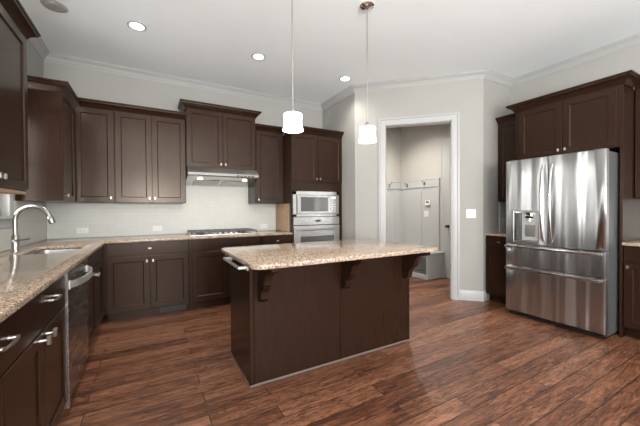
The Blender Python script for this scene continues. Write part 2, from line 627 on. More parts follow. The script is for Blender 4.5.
def shaker(x0, x1, z0, z1, yb=0.0, t=.02, rail=.058, name='door', parent=None, mat=M_ESP):
    g = .0015
    x0, x1, z0, z1 = x0 + g, x1 - g, z0 + g, z1 - g
    yf = yb - t
    def lp(i, y):
        return [Vector((x0 + i, y, z0 + i)), Vector((x1 - i, y, z0 + i)), Vector((x1 - i, y, z1 - i)), Vector((x0 + i, y, z1 - i))]
    m = MB()
    m.loops([lp(0, yb - .0005), lp(0, yf + .002), lp(.002, yf), lp(rail, yf), lp(rail + .003, yf + .006), lp(rail + .009, yf + .009)])
    return m.build(name, mat, parent, smooth=False)


def slab(x0, x1, z0, z1, yb=0.0, t=.02, name='drawer', parent=None, mat=M_ESP):
    g = .0015
    m = MB()
    m.box(x0 + g, x1 - g, yb - t, yb - .0005, z0 + g, z1 - g, .002)
    return m.build(name, mat, parent, smooth=False)


def cabinet(name, label, cat, loc, rz, w, d, z0, z1, els, group=None, toe=False, body=None, stile=None):
    """local: x across, y into the wall, front frame at y=0"""
    t = thing(name, label, cat, loc, rz, group)
    m = MB()
    if body:
        body(m)
    else:
        m.box(0, w, 0, d, z0, z1, .0015)
    m.build('body', M_ESP, t, smooth=False)
    if toe:
        MB().box(.0, w, .075, d, 0, z0 - .0005).build('toe_kick', M_ESP, t, smooth=False)
    for e in els:
        if e[0] == 'door':
            o = shaker(*e[1:5], parent=t)
            if e[5]:
                knob(o, *e[5])
        elif e[0] == 'drawer':
            o = slab(*e[1:5], parent=t)
            if e[5]:
                if len(e[5]) == 3:
                    bar_pull(o, *e[5])
                else:
                    knob(o, *e[5], horiz=True)
    return t


CCROWN = [(0, 0), (.010, 0), (.012, .010), (.020, .018), (.028, .034), (.046, .052), (.062, .060), (.066, .072), (.074, .076),
          (.074, .090), (0, .090)]
def crown_part(path, z, parent, sc=1.0, name='crown_moulding'):
    return sweep(path, [(o * sc, u * sc) for o, u in CCROWN], z, 1).build(name, M_ESP, parent)


ZU0, ZU1 = 1.335, 2.415       # wall cabinets
ZB0, ZB1 = .10, .884          # base cabinets
YB = 4.012                    # base face, back run
YU = 4.292                    # wall cabinet face, back run
DU = B - YU - .003
DB = B - YB - .003

# ------------------------------------------------------------------ back run, wall cabinets
def wall_els(w, n, z0, z1, kn, kz=.055, m=.004):
    """n doors over width w; kn = list of 'l'/'r' knob sides"""
    r = []
    dw = (w - 2 * m) / n
    for i in range(n):
        a, b = m + i * dw, m + (i + 1) * dw
        kx = a + .03 if kn[i] == 'l' else b - .03
        r.append(('door', a, b, z0 + m, z1 - m, (kx, z0 + kz)))
    return r

cabinet('wall_cabinet', 'dark espresso single-door wall cabinet in the left corner, beside the sink wall cabinet', 'cabinet',
        (-.728, YU, 0), 0, .375, DU, ZU0, ZU1, wall_els(.375, 1, ZU0, ZU1, 'r'), group='wall cabinets of the back run')
cabinet('wall_cabinet', 'dark espresso two-door wall cabinet left of the raised hood cabinet', 'cabinet',
        (-.352, YU, 0), 0, .768, DU, ZU0, ZU1, wall_els(.768, 2, ZU0, ZU1, 'rl'), group='wall cabinets of the back run')
t = thing('crown_moulding', 'dark crown moulding over the cabinets left of the hood cabinet', 'moulding', (0, 0, 0))
sweep([(-.728, YU - .001), (.4155, YU - .001)], CCROWN, ZU1 - .012, 1).build('moulding', M_ESP, t)
MB().box(-.728, .4155, YU + .0005, YU + .06, ZU1 + .0005, ZU1 + .07).build('backing_board', M_ESP, t, smooth=False)

YH = 4.235
t = cabinet('wall_cabinet', 'raised two-door espresso cabinet directly over the range hood', 'cabinet',
            (.418, YH, 0), 0, .912, B - YH - .003, 1.80, 2.56, wall_els(.912, 2, 1.80, 2.56, 'rl'), group='wall cabinets of the back run')
crown_part([(-.0005, .30), (-.0005, -.0005), (.9125, -.0005), (.9125, .30)], 2.548, t, 1.0)
t = cabinet('wall_cabinet', 'narrow single-door espresso wall cabinet between range hood and oven tower', 'cabinet',
            (1.332, YU, 0), 0, .448, DU, ZU0, 2.40, [('door', .02, .42, ZU0 + .004, 2.396, (.05, ZU0 + .055))],
            group='wall cabinets of the back run')
crown_part([(.001, -.0005), (.447, -.0005)], 2.388, t)

# left wall cabinets
RL = PI / 2
XLU = -.728
t = cabinet('wall_cabinet', 'nearest espresso wall cabinet at the left edge, before the sink window', 'cabinet',
            (XLU, 1.80, 0), RL, .95, abs(L - XLU) - .003, 1.372, 2.40,
            [('door', .004, .455, 1.376, 2.396, (.42, 1.43)), ('door', .457, .946, 1.376, 2.396, (.487, 1.43))])
crown_part([(-.0005, .30), (-.0005, -.0005), (.9505, -.0005), (.9505, .30)], 2.388, t)
MB().box(.0, .95, -.004, .015, 1.352, 1.3715, .002).box(.93, .95, .015, .31, 1.352, 1.3715, .002).build('light_rail', M_TAN, t, smooth=False)
t = cabinet('wall_cabinet', 'espresso corner wall cabinet with a glossy side panel beyond the sink window', 'cabinet',
            (XLU, 3.70, 0), RL, .590, abs(L - XLU) - .003, ZU0, 2.365,
            [('door', .004, .50, ZU0 + .004, 2.361, (.06, ZU0 + .055))])
crown_part([(-.0005, .30), (-.0005, -.0005), (.590, -.0005)], 2.353, t, 1.05)

# ------------------------------------------------------------------ back run, base cabinets
tb = cabinet('base_cabinet', 'espresso base cabinet with one drawer over two doors, left of the cooktop cabinet', 'cabinet',
        (-.418, YB, 0), 0, .832, DB, ZB0, ZB1,
        [('drawer', .004, .828, .735, .872, (.416, .808)), ('door', .004, .415, .112, .722, (.385, .665)),
         ('door', .417, .828, .112, .722, (.447, .665))], toe=True, group='base cabinets of the back run')
cabinet('base_cabinet', 'espresso base cabinet under the gas cooktop, half hidden by the island', 'cabinet',
        (.416, YB, 0), 0, .918, DB, ZB0, ZB1,
        [('drawer', .03, .888, .735, .872, None), ('door', .03, .458, .112, .722, (.43, .665)),
         ('door', .460, .888, .112, .722, (.488, .665))], toe=True, group='base cabinets of the back run')
cabinet('base_cabinet', 'narrow espresso base cabinet between cooktop cabinet and oven tower', 'cabinet',
        (1.336, YB, 0), 0, .446, DB, ZB0, ZB1,
        [('drawer', .004, .442, .735, .872, (.223, .808)), ('door', .004, .442, .112, .722, (.41, .665))],
        toe=True, group='base cabinets of the back run')

MB().box(-.036, -.0005, .0, .02, ZB0, ZB1).build('filler', M_ESP, tb, smooth=False)
# toe-kick register
t = thing('floor_register', 'dark brown slotted vent grille set in the toe kick of the back run', 'vent', (.10, YB + .074, .012))
MB().box(0, .285, -.006, 0, 0, .080, .001).build('frame', M_VENT, t, smooth=False)
m = MB()
for i in range(9):
    m.box(.012, .273, -.010, -.0062, .010 + i * .007, .0135 + i * .007)
m.build('slat', M_BLACK, t, smooth=False)

# oven tower
TX, TW, TZ1 = 1.783, .877, 2.375
def tower(m):
    d = B - YB - .003
    m.box(0, .020, 0, d, .10, TZ1, .0015).box(TW - .062, TW, 0, d, .10, TZ1, .0015)
    m.box(.020, TW - .062, 0, d, 1.522, TZ1).box(.020, TW - .062, 0, d, .10, .300).box(.020, TW - .062, d - .02, d, .300, 1.522)
t = cabinet('oven_cabinet', 'tall espresso tower cabinet that holds the microwave and wall oven', 'cabinet',
            (TX, YB, 0), 0, TW, DB, .10, TZ1,
            [('door', .004, .435, 1.655, 2.355, (.405, 1.70)), ('door', .437, TW - .004, 1.655, 2.355, (.467, 1.70)),
             ('drawer', .004, TW - .004, .112, .285, (.438, .2, .07))], toe=True, body=tower)
crown_part([(-.0005, .195), (-.0005, -.0005), (TW + .0005, -.0005)], TZ1 - .012, t)
MB().box(-.004, -.0002, .0605, DB, .918, ZU0 - .003).build('side_panel', M_TAN, t, smooth=False)
t.children[-1]['label'] = 'light tan side panel above the counter'

# microwave
X0, X1 = .024, TW - .066
t = thing('microwave', 'built-in stainless microwave above the wall oven in the tower', 'microwave', (TX, YB, 0))
m = MB()
for a, b, c, e in ((X0, X0 + .055, 1.137, 1.515), (X1 - .045, X1, 1.137, 1.515), (X0, X1, 1.46, 1.515), (X0, X1, 1.137, 1.175)):
    m.box(a, b, -.018, -.001, c, e, .002)
m.build('trim_kit', M_STEEL, t, smooth=False)
MB().box(X0 + .06, X1 - .05, .0, .40, 1.16, 1.47).build('body', M_BLACK, t, smooth=False)
dr = MB().box(X0 + .062, X1 - .165, -.034, -.0005, 1.178, 1.457, .004).build('door', M_STEEL, t)
MB().box(X0 + .115, X1 - .21, -.037, -.0345, 1.215, 1.425, .001).build('window', M_DGLASS, dr)
m = MB()
a0, a1, c0, c1 = X0 + .098, X1 - .193, 1.200, 1.440
for a, b, c, e in ((a0, a0 + .016, c0, c1), (a1 - .016, a1, c0, c1), (a0, a1, c0, c0 + .014), (a0, a1, c1 - .014, c1)):
    m.box(a, b, -.040, -.0345, c, e, .001)
m.build('window_frame', M_PGREY, dr, smooth=False)
cp = MB().box(X1 - .163, X1 - .052, -.034, -.0005, 1.178, 1.457, .004).build('control_panel', M_STEEL, t)
MB().box(X1 - .145, X1 - .070, -.036, -.0345, 1.405, 1.440).build('display', M_DISP, cp, smooth=False)
m = MB()
for i in range(3):
    for j in range(5):
        m.box(X1 - .143 + i * .027, X1 - .125 + i * .027, -.0355, -.0345, 1.20 + j * .036, 1.222 + j * .036)
m.build('keypad', M_PGREY, cp, smooth=False)

# wall oven
t = thing('wall_oven', 'stainless wall oven under the microwave in the tower cabinet', 'oven', (TX, YB, 0))
MB().box(X0 + .01, X1 - .01, .0, .52, .31, 1.12).build('body', M_BLACK, t, smooth=False)
cp = MB().box(X0, X1, -.028, -.0005, 1.013, 1.132, .003).build('control_panel', M_STEEL, t)
MB().box((X0 + X1) / 2 - .035, (X0 + X1) / 2 + .055, -.0300, -.0285, 1.058, 1.088).build('display', M_BLACK, cp, smooth=False)
for sx in (-.20, -.16, -.12, .12, .16, .20):
    MB().box((X0 + X1) / 2 + sx - .01, (X0 + X1) / 2 + sx + .01, -.0295, -.0285, 1.066, 1.08).build('button', M_PGREY, cp, smooth=False)
dr = MB().box(X0, X1, -.036, -.0005, .315, 1.005, .004).build('door', M_STEEL, t)
MB().box(X0 + .11, X1 - .11, -.0385, -.0365, .43, .845, .002).build('window', M_DGLASS, dr)
m = MB()
hz = .945
m.tube([(X0 + .05, -.085, hz), (X1 - .05, -.085, hz)], .013, 14)
for sx in (X0 + .075, X1 - .075):
    m.tube([(sx, -.035, hz), (sx, -.083, hz)], .009, 10)
m.build('handle', M_STEEL, dr)

# ------------------------------------------------------------------ left run, base cabinets (front faces +x)
XLB = -.455
DLB = abs(L - XLB) - .003
cabinet('base_cabinet', 'nearest espresso base cabinet of the sink run, at the left edge', 'cabinet',
        (XLB, .62, 0), RL, .338, DLB, ZB0, ZB1,
        [('drawer', .004, .334, .690, .872, (.17, .80, .05)), ('door', .004, .334, .112, .684, (.30, .655))], toe=True)
t = cabinet('base_cabinet', 'espresso base cabinet with two drawers and two doors left of the dishwasher', 'cabinet',
            (XLB, .96, 0), RL, 1.336, DLB, ZB0, ZB1,
            [('drawer', .004, .896, .690, .872, (.44, .795, .075)), ('drawer', .900, 1.332, .690, .872, (1.03, .80, .065)),
             ('door', .004, .450, .112, .684, None), ('door', .454, .896, .112, .684, None), ('door', .900, 1.332, .112, .684, None)],
            toe=True)
drs = [o for o in t.children if o.name.startswith('door')]
knob(drs[1], .835, .655, big=1.35)
knob(drs[2], .935, .655, big=1.35)
# sink cabinet: hollow, so that the bowl can hang in it
DWY0, DWY1 = 2.300, 2.960
SW = 4.010 - DWY1
def sinkbody(m):
    m.box(0, .018, 0, DLB, ZB0, ZB1).box(SW - .018, SW, 0, DLB, ZB0, ZB1)
    m.box(.018, SW - .018, 0, DLB, ZB0, ZB0 + .018).box(.018, SW - .018, 0, .018, ZB0 + .018, ZB1)
cabinet('sink_cabinet', 'espresso sink base cabinet between the dishwasher and the back run', 'cabinet',
        (XLB, DWY1 + .002, 0), RL, SW - .02, DLB, ZB0, ZB1,
        [('drawer', .004, .93, .735, .872, None), ('door', .004, .46, .112, .722, (.43, .655)), ('door', .462, .93, .112, .722, (.495, .655))],
        toe=True, body=sinkbody)
for o in bpy.data.objects:
    if o.name.startswith('sink_cabinet'):
        pass

# dishwasher
t = thing('dishwasher', 'stainless dishwasher with a bowed handle in the left base run', 'dishwasher', (XLB, DWY0, 0), RL)
w_ = DWY1 - DWY0
MB().box(.004, w_ - .004, .012, DLB, .10, .872).build('body', M_BLACK, t, smooth=False)
MB().box(.004, w_ - .004, .05, .30, .004, .0995).build('toe_kick', M_BLACK, t, smooth=False)
dr = MB().box(.010, w_ - .003, -.026, .010, .105, .875, .004).build('door', steel('dishwasher_steel', (.42, .40, .38), .26), t)
m = MB()
pts_o, pts_i = [], []
for k in range(17):
    u = k / 16
    x = .03 + u * (w_ - .06)
    bow = -.030 - .062 * math.sin(PI * u) ** .55
    pts_o.append((x, bow))
    pts_i.append((x, bow + .012))
poly = pts_o + pts_i[::-1]
m.prism(poly, .772, .812, lambda a, b, t_: (a, b, t_))
m.box(.025, .050, -.034, -.0255, .765, .818, .002).box(w_ - .05, w_ - .025, -.034, -.0255, .765, .818, .002)
m.build('handle', M_BAR, dr)
MB().box(.30, .34, -.0285, -.0265, .150, .172, .0005).build('badge', M_NICKEL, dr, smooth=False)
MB().box(.0, .0095, -.028, .012, .060, .876, .002).build('edge_trim', M_STEEL, t, smooth=False)

# ------------------------------------------------------------------ countertops
SK = (-.885, -.520, 3.035, 3.650)
sink_hole = rrect(SK[0], SK[1], SK[2], SK[3], .07)
ct = hole_slab([(L + .002, .60), (-.412, .60), (-.412, 3.945), (-.392, 3.966), (1.780, 3.966), (1.780, B - .002), (L + .002, B - .002)],
               [sink_hole], .885, .915, 'countertop', M_GRAN, bev=.006)
tag(ct, 'L-shaped speckled tan granite countertop along the sink and cooktop walls', 'countertop')

# sink bowl
t = thing('kitchen_sink', 'undermount stainless sink bowl sunk in the left counter', 'sink', (0, 0, 0))
m = MB()
lp = lambda i, z, r: [Vector((x, y, z)) for x, y in rrect(SK[0] + i, SK[1] - i, SK[2] + i, SK[3] - i, r)]
m.loops([lp(-.025, .8845, .09), lp(-.006, .8845, .075), lp(.004, .880, .07), lp(.010, .72, .065), lp(.035, .690, .05), lp(.12, .685, .02),
         lp(.12, .682, .02), lp(.035, .686, .05), lp(.007, .715, .066), lp(.001, .876, .071), lp(-.006, .8815, .076), lp(-.025, .8815, .09)], False, False)
bm = m.bm
# close the bottom: cap inner and outer
m.build('bowl', M_STEEL, t)
m = MB()
m.box(SK[0] + .11, SK[1] - .11, SK[2] + .11, SK[3] - .11, .683, .6855)
m.build('bowl_floor', M_STEEL, t, smooth=False)
MB().lathe([(.045, 0), (.045, .003), (.035, .004), (.02, .001)], ((SK[0] + SK[1]) / 2, 3.34, .6858), 24).build('drain', M_CHROME, t)

# faucet
FXp, FYp = -.945, 3.33
t = thing('faucet', 'tall gooseneck pull-down faucet standing behind the sink', 'faucet', (FXp, FYp, .915))
MB().lathe([(.031, .0003), (.031, .006), (.026, .010), (.0245, .012), (.0245, .125), (.022, .130), (.0165, .134)], seg=28).build('base', M_FAUCET, t)
dirv = Vector((.985, -.17, 0)).normalized()
pts = [Vector((0, 0, .13)), Vector((0, 0, .18)), Vector((0, 0, .250))]
rad = .114
cz = .250
for k in range(1, 19):
    a = math.radians(k * 9.2)
    pts.append(dirv * (rad - rad * math.cos(a)) + Vector((0, 0, cz + rad * math.sin(a))))
MB().tube(pts, .0165, 16).build('spout', M_FAUCET, t)
e, d0 = pts[-1], (pts[-1] - pts[-2]).normalized()
MB().tube([e, e + d0 * .008, e + d0 * .045, e + d0 * .060], [.0175, .022, .023, .019], 16).build('spray_head', M_FAUCET, t)
m = MB()
m.tube([(.0, -.02, .088), (.0, -.045, .088)], [.013, .011], 12)
hd = Vector((.80, -.6, 0)).normalized()
m.tube([hd * .02 + Vector((0, 0, .092)), hd * .05 + Vector((0, 0, .092)), hd * .135 + Vector((0, 0, .104))], [.010, .007, .0055], 12)
m.build('lever', M_FAUCET, t)

# ------------------------------------------------------------------ backsplash
bs = MB()
bs.box(L + .009, TX - .006, B - .008, B - .0005, .9155, ZU0 - .002).box(.42, 1.328, B - .008, B - .0005, ZU0 - .002, 1.798)
tag(bs.build('tile_backsplash', M_TILE_B, smooth=False), 'pale grey-green glass tile backsplash behind the cooktop, running to the oven tower', 'backsplash')
bs = MB()
bs.box(L + .0005, L + .008, .62, WIN[0] - .10, .9155, 1.33).box(L + .0005, L + .008, WIN[0] - .10, WIN[1] + .10, .9155, WIN[2] - .105)
bs.box(L + .0005, L + .008, WIN[1] + .10, B - .009, .9155, ZU0 - .002)
tag(bs.build('tile_backsplash', M_TILE_S, smooth=False), 'pale glass tile backsplash under and beside the sink window', 'backsplash')

# ------------------------------------------------------------------ outlets
def plate(name, label, cat, loc, rz, w, h, n, kind, group=None):
    t = thing(name, label, cat, loc, rz, group)
    MB().box(-w / 2, w / 2, -.006, -.0006, -h / 2, h / 2, .002).build('cover_plate', M_PLATE, t)
    for i in range(n):
        cx = (i - (n - 1) / 2) * .046
        if kind == 'outlet':
            m = MB()
            m.box(cx - .030 if w > h else cx - .016, cx + .030 if w > h else cx + .016, -.009, -.0062, -.015 if w > h else -.030, .015 if w > h else .030, .001)
            r = m.build('socket', M_PLATE, t)
            for s_ in (-1, 1):
                m = MB()
                if w > h:
                    m.box(cx + s_ * .018 - .002, cx + s_ * .018 + .002, -.0098, -.0092, -.008, -.003).box(cx + s_ * .018 - .002, cx + s_ * .018 + .002, -.0098, -.0092, .003, .008)
                else:
                    m.box(cx - .008, cx - .003, -.0098, -.0092, s_ * .018 - .002, s_ * .018 + .002).box(cx + .003, cx + .008, -.0098, -.0092, s_ * .018 - .002, s_ * .018 + .002)
                m.build('slot', M_SLOT, r, smooth=False)
        else:
            MB().box(cx - .011, cx + .011, -.011, -.0062, -.028, .028, .002).build('rocker', M_PLATE, t)
    return t

plate('wall_outlet', 'white outlet plate on the tiles left of the cooktop, nearest the sink', 'outlet', (-.712, B - .008, 1.0), 0, .115, .070, 1, 'outlet', 'tile wall outlets')
plate('wall_outlet', 'white outlet plate on the tiles just left of the cooktop', 'outlet', (.09, B - .008, 1.0), 0, .115, .070, 1, 'outlet', 'tile wall outlets')
plate('wall_outlet', 'white outlet plate on the tiles between cooktop and oven tower', 'outlet', (1.575, B - .008, .985), 0, .115, .070, 1, 'outlet', 'tile wall outlets')
px, py = wp(1.570)
plate('light_switch', 'white double rocker switch on the wall right of the doorway', 'switch', (px, py, 1.175), -PI / 4, .118, .118, 2, 'switch')

# ------------------------------------------------------------------ range hood
HX0, HX1 = .421, 1.327
t = thing('range_hood', 'slim stainless under-cabinet range hood over the cooktop', 'range hood', (HX0, 0, 0))
hw = HX1 - HX0
prof = [(B - .010, 1.797), (4.165, 1.797), (4.088, 1.722), (4.080, 1.690), (4.100, 1.676), (4.18, 1.660), (B - .010, 1.590)]
MB().prism(prof, 0, hw, lambda a, b, t_: (t_, a, b)).build('canopy', M_STEEL, t, smooth=False)
def under(x, y):   # point on the sloped underside
    return 1.660 - (y - 4.18) / (B - .010 - 4.18) * .070
for i in range(2):
    xa = .10 + i * .37
    m = MB()
    m.loops([[Vector((xa, y, under(0, y) - h)), Vector((xa + .33, y, under(0, y) - h)), Vector((xa + .33, y2, under(0, y2) - h)), Vector((xa, y2, under(0, y2) - h))]
             for h, y, y2 in ((.0005, 4.27, 4.55), (.006, 4.275, 4.545))])
    m.build('filter', M_NICKEL, t, smooth=False)
for xa in (.16, hw - .16):
    MB().lathe([(.035, 0), (.035, .006), (.028, .007)], (xa, 4.222, under(0, 4.222) - .0075), 20).build('hood_lamp', M_HOODL, t)
for i in range(5):
    MB().box(hw - .30 + i * .05, hw - .27 + i * .05, 4.078, 4.0835, 1.693, 1.706).build('control_button', M_BLACK, t, smooth=False)
for xa in (.16, hw - .16):
    l = bpy.data.lights.new('hood_light', 'SPOT')
    l.energy = 2.6
    l.color = (1.0, .84, .62)
    l.spot_size = math.radians(150)
    l.spot_blend = .8
    l.shadow_soft_size = .03
    o = bpy.data.objects.new('hood_light', l)
    COL.objects.link(o)
    o.location = (xa, 4.225, 1.625)
    o.parent = t

# ------------------------------------------------------------------ cooktop
t = thing('gas_cooktop', 'stainless gas cooktop with black grates on the back counter', 'cooktop', (.435, 4.065, .9155))
cwid, cdep = .885, .50
MB().box(0, cwid, 0, cdep, 0, .012, .004).build('tray', M_STEEL, t)
burn = [(.16, .14), (.16, .37), (.44, .26), (.71, .14), (.71, .37)]
for bx, by in burn:
    o = MB().lathe([(.045, .0122), (.045, .020), (.032, .022), (.032, .030), (.028, .033)], (bx, by, 0), 20).build('burner', M_BLACK, t)
for gx0, gx1 in ((.02, .300), (.305, .575), (.580, .865)):
    m = MB()
    for yy in (.03, .14, .25, .36, .47):
        m.box(gx0, gx1, yy - .005, yy + .005, .038, .050, .001)
    for xx in (gx0 + .005, (gx0 * 2 + gx1) / 3, (gx0 + 2 * gx1) / 3, gx1 - .005):
        m.box(xx - .005, xx + .005, .025, .475, .038, .050, .001)
    for xx in (gx0 + .006, gx1 - .006):
        for yy in (.035, .465):
            m.box(xx - .006, xx + .006, yy - .006, yy + .006, .0122, .040)
    m.build('grate', M_IRON, t, smooth=False)
m = MB()
for i in range(5):
    MB().lathe([(.018, .0122), (.017, .030), (.014, .033)], (.30 + i * .07, .012 + .022, 0), 16).build('knob', M_NICKEL, t)
m.bm.free()

# ------------------------------------------------------------------ island
IX0, IX1, IY0, IY1 = .600, 2.130, 2.070, 2.640
t = thing('kitchen_island', 'large espresso kitchen island with flat back panels and granite top', 'kitchen island', (0, 0, 0))
MB().box(IX0 + .012, IX1 - .012, IY0 + .012, IY1, .0, .884, .001).build('body', M_ESP, t, smooth=False)
m = MB()
m.box(IX0 + .032, 1.350, IY0, IY0 + .0118, .012, .884, .0015)
m.build('back_panel', M_ESP, t, smooth=False)
MB().box(1.362, IX1 - .022, IY0, IY0 + .0118, .012, .884, .0015).build('back_panel', M_ESP, t, smooth=False)
MB().box(1.3502, 1.3618, IY0 - .004, IY0 + .0118, .012, .884, .002).build('batten', M_ESP, t, smooth=False)
MB().box(IX0 - .002, IX0 + .030, IY0 - .004, IY0 + .026, .0, .884, .003).build('corner_post', M_ESP, t, smooth=False)
MB().box(IX1 - .020, IX1 + .002, IY0 - .004, IY0 + .026, .0, .884, .003).build('corner_post', M_ESP, t, smooth=False)
MB().box(IX0, IX0 + .0118, IY0 + .028, IY1, .012, .884, .0015).build('side_panel', M_ESP, t, smooth=False)
MB().box(IX1 - .0118, IX1, IY0 + .028, IY1, .012, .884, .0015).build('side_panel', M_ESP, t, smooth=False)
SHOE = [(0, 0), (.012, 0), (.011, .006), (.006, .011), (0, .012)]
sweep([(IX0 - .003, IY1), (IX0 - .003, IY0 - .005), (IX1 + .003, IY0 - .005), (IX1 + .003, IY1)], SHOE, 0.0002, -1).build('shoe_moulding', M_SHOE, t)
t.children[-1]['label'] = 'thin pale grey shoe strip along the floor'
# drawers and doors on the working side
for i in range(3):
    a = IX0 + .02 + i * .495
    for nm, zz0, zz1 in (('drawer', .735, .872), ('door', .112, .722)):
        o = (shaker if nm == 'door' else slab)(a, a + .490, zz0, zz1, name=nm, parent=t)
        o.matrix_parent_inverse = Matrix.Identity(4)
        for v in o.data.vertices:
            v.co = Vector((2 * a + .49 - v.co.x, IY1 - v.co.y + .0005, v.co.z))
        o.data.flip_normals() if False else None
# towel bar on the left side
m = MB()
zb = .835
for yy in (IY0 + .04, IY1 - .05):
    m.box(IX0 - .012, IX0 - .0005, yy - .022, yy + .022, zb - .022, zb + .022, .003)
    m.box(IX0 - .060, IX0 - .010, yy - .010, yy + .010, zb - .010, zb + .010, .002)
m.box(IX0 - .068, IX0 - .054, IY0 + .03, IY1 - .04, zb - .010, zb + .010, .002)
m.build('towel_bar', M_BAR, t)
# corbels
def corbel(xc, w=.052):
    pts = [(0, 0), (-.275, 0), (-.275, -.035)]
    # S curve down to the foot
    for k in range(9):
        a = PI / 2 * k / 8
        pts.append((-.262 + .125 * math.sin(a) , -.045 - .105 * (1 - math.cos(a))))
    for k in range(1, 9):
        a = PI * k / 8
        pts.append((-.098 - .032 * math.cos(a) - .005 * k / 8, -.150 - .075 * k / 8 + .0 * a))
    pts += [(-.066, -.262), (-.040, -.285), (0, -.285)]
    m = MB()
    m.prism(pts, xc - w / 2, xc + w / 2, lambda a, b, t_: (t_, IY0 - .0045 + a, .884 + b))
    return m.build('corbel', M_ESP, t, smooth=False)
for xc in (IX0 + .085, 1.385, IX1 - .062):
    corbel(xc)
ICT = rrect(.520, 2.130, 1.705, 2.680, .075, 8)
o = hole_slab(ICT, [], .885, .918, 'countertop', M_GRAN, t, bev=.009)
o['label'] = 'polished speckled tan granite slab'

# ------------------------------------------------------------------ pendants
def pendant(label, x, y, zb, r=.082):
    t = thing('pendant_light', label, 'pendant light', (x, y, 0), 0, 'pendants over the island')
    MB().lathe([(.064, C - .0005), (.064, C - .010), (.052, C - .022), (.020, C - .030), (.008, C - .045)]).build('canopy', M_CHROME, t)
    MB().tube([(0, 0, zb + .166), (0, 0, C - .04)], .0048, 12).build('rod', M_NICKEL, t)
    MB().lathe([(.006, zb + .176), (.014, zb + .163), (.018, zb + .145), (.018, zb + .134)]).build('socket_cap', M_NICKEL, t)
    prof = [(.018, .134), (.050, .133), (r * .88, .128), (r * .91, .120), (r * .90, .100), (r * .875, .075), (r * .875, .055), (r * .90, .038),
            (r * .95, .022), (r * 1.0, .010), (r * .99, 0), (r * .95, .004), (r * .84, .055), (r * .87, .100), (r * .87, .118), (.04, .127), (.018, .129)]
    MB().lathe([(a, zb + b) for a, b in prof], cap0=False, cap1=False).build('shade', M_PEND, t)
    MB().lathe([(.01, zb + .112), (.026, zb + .10), (.030, zb + .085), (.022, zb + .06), (.005, zb + .052)]).build('bulb', M_LAMP, t)
    l = bpy.data.lights.new('pendant_bulb_light', 'POINT')
    l.energy = 4
    l.color = (1, .93, .84)
    l.shadow_soft_size = .05
    o = bpy.data.objects.new('pendant_bulb_light', l)
    COL.objects.link(o)
    o.location = (0, 0, zb - .03)
    o.parent = t
pendant('left pendant lamp with a white waisted glass shade over the island', .980, 2.16, 1.856)
pendant('right pendant lamp with a white waisted glass shade, beside the doorway casing', 1.708, 2.155, 1.846)

# ------------------------------------------------------------------ recessed lights
def can(label, x, y, lit=True, e=36):
    t = thing('recessed_light', label, 'ceiling light', (x, y, C), 0, 'recessed lights in the kitchen ceiling' if lit else None)
    r0, r1 = (.062, .082) if lit else (.066, .095)
    MB().lathe([(r1, -.0005), (r1, -.004), (r1 - .006, -.006), (r0, -.005), (r0, -.0005)], seg=36).build('trim_ring', M_TRIM, t)
    if lit:
        MB().lathe([(r0, -.0050), (r0 * .9, -.0085), (r0 * .5, -.0100), (.004, -.0105)], seg=32).build('lens', M_LAMP, t)
        l = bpy.data.lights.new('can_light', 'SPOT')
        l.energy = e
        l.color = (1, .95, .88)
        l.spot_size = math.radians(140)
        l.spot_blend = .9
        l.shadow_soft_size = .06
        o = bpy.data.objects.new('can_light', l)
        COL.objects.link(o)
        o.location = (0, 0, -.03)
        o.parent = t
    else:
        MB().lathe([(r0, -.0055), (r0 * .85, -.012), (r0 * .6, -.016), (.004, -.018)], seg=32).build('eyeball', M_CAN, t)
can('unlit grey recessed ceiling spot at the upper left, over the sink', -.715, 3.50, False)
can('bright recessed ceiling light left of the left pendant rod, nearest the sink', -.09, 3.495, True, 62)
can('bright recessed ceiling light just left of the left pendant rod, above the hood cabinet', 1.144, 3.494)
can('bright recessed ceiling light between the two pendant rods', 2.387, 3.50)
for x, y in ((-.1, .6), (1.4, .6), (2.9, .6), (.6, -1.6), (2.9, -1.6)):  # extra cans added for fill behind the viewer, none of them seen
    can('added recessed ceiling light behind the viewer, out of view', x, y, True, 14)

# ------------------------------------------------------------------ right run
RR = -PI / 2
XRB, XRU = 3.942, 4.222
DRB, DRU = R - XRB - .003, R - XRU - .003
# local x runs towards -y; loc is the far end
FY0, FY1 = 1.128, 2.032
cabinet('base_cabinet', 'slim espresso base cabinet between the doorway wall and the refrigerator', 'cabinet',
        (XRB, Y2 - .003, 0), RR, .385, DRB, ZB0, ZB1,
        [('drawer', .004, .381, .735, .872, (.19, .808)), ('door', .004, .381, .112, .722, (.35, .665))], toe=True)
t = cabinet('wall_cabinet', 'slim dark wall cabinet left of the refrigerator cabinet, by the doorway wall', 'cabinet',
            (XRU, Y2 - .003, 0), RR, .385, DRU, ZU0, ZU1 - .01, [('door', .004, .381, ZU0 + .004, ZU1 - .014, (.35, ZU0 + .055))])
crown_part([(.001, -.0005), (.384, -.0005)], ZU1 - .022, t)
tag(hole_slab([(3.895, FY1 + .026), (R - .002, FY1 + .026), (R - .002, Y2 - .002), (3.895, Y2 - .002)], [], .885, .915, 'countertop', M_GRAN, bev=.006),
    'short granite countertop left of the refrigerator', 'countertop')
tag(MB().box(R - .008, R - .0005, FY1 + .027, Y2 - .001, .9155, ZU0 - .002).box(XRU + .02, R - .009, Y2 - .008, Y2 - .0005, .9155, ZU0 - .002).build('tile_backsplash', M_TILE_S, smooth=False),
    'small patch of pale tile backsplash left of the refrigerator', 'backsplash')
plate('wall_outlet', 'white outlet plate on the tiles left of the refrigerator', 'outlet', (4.345, Y2 - .008, 1.055), 0, .070, .115, 1, 'outlet')

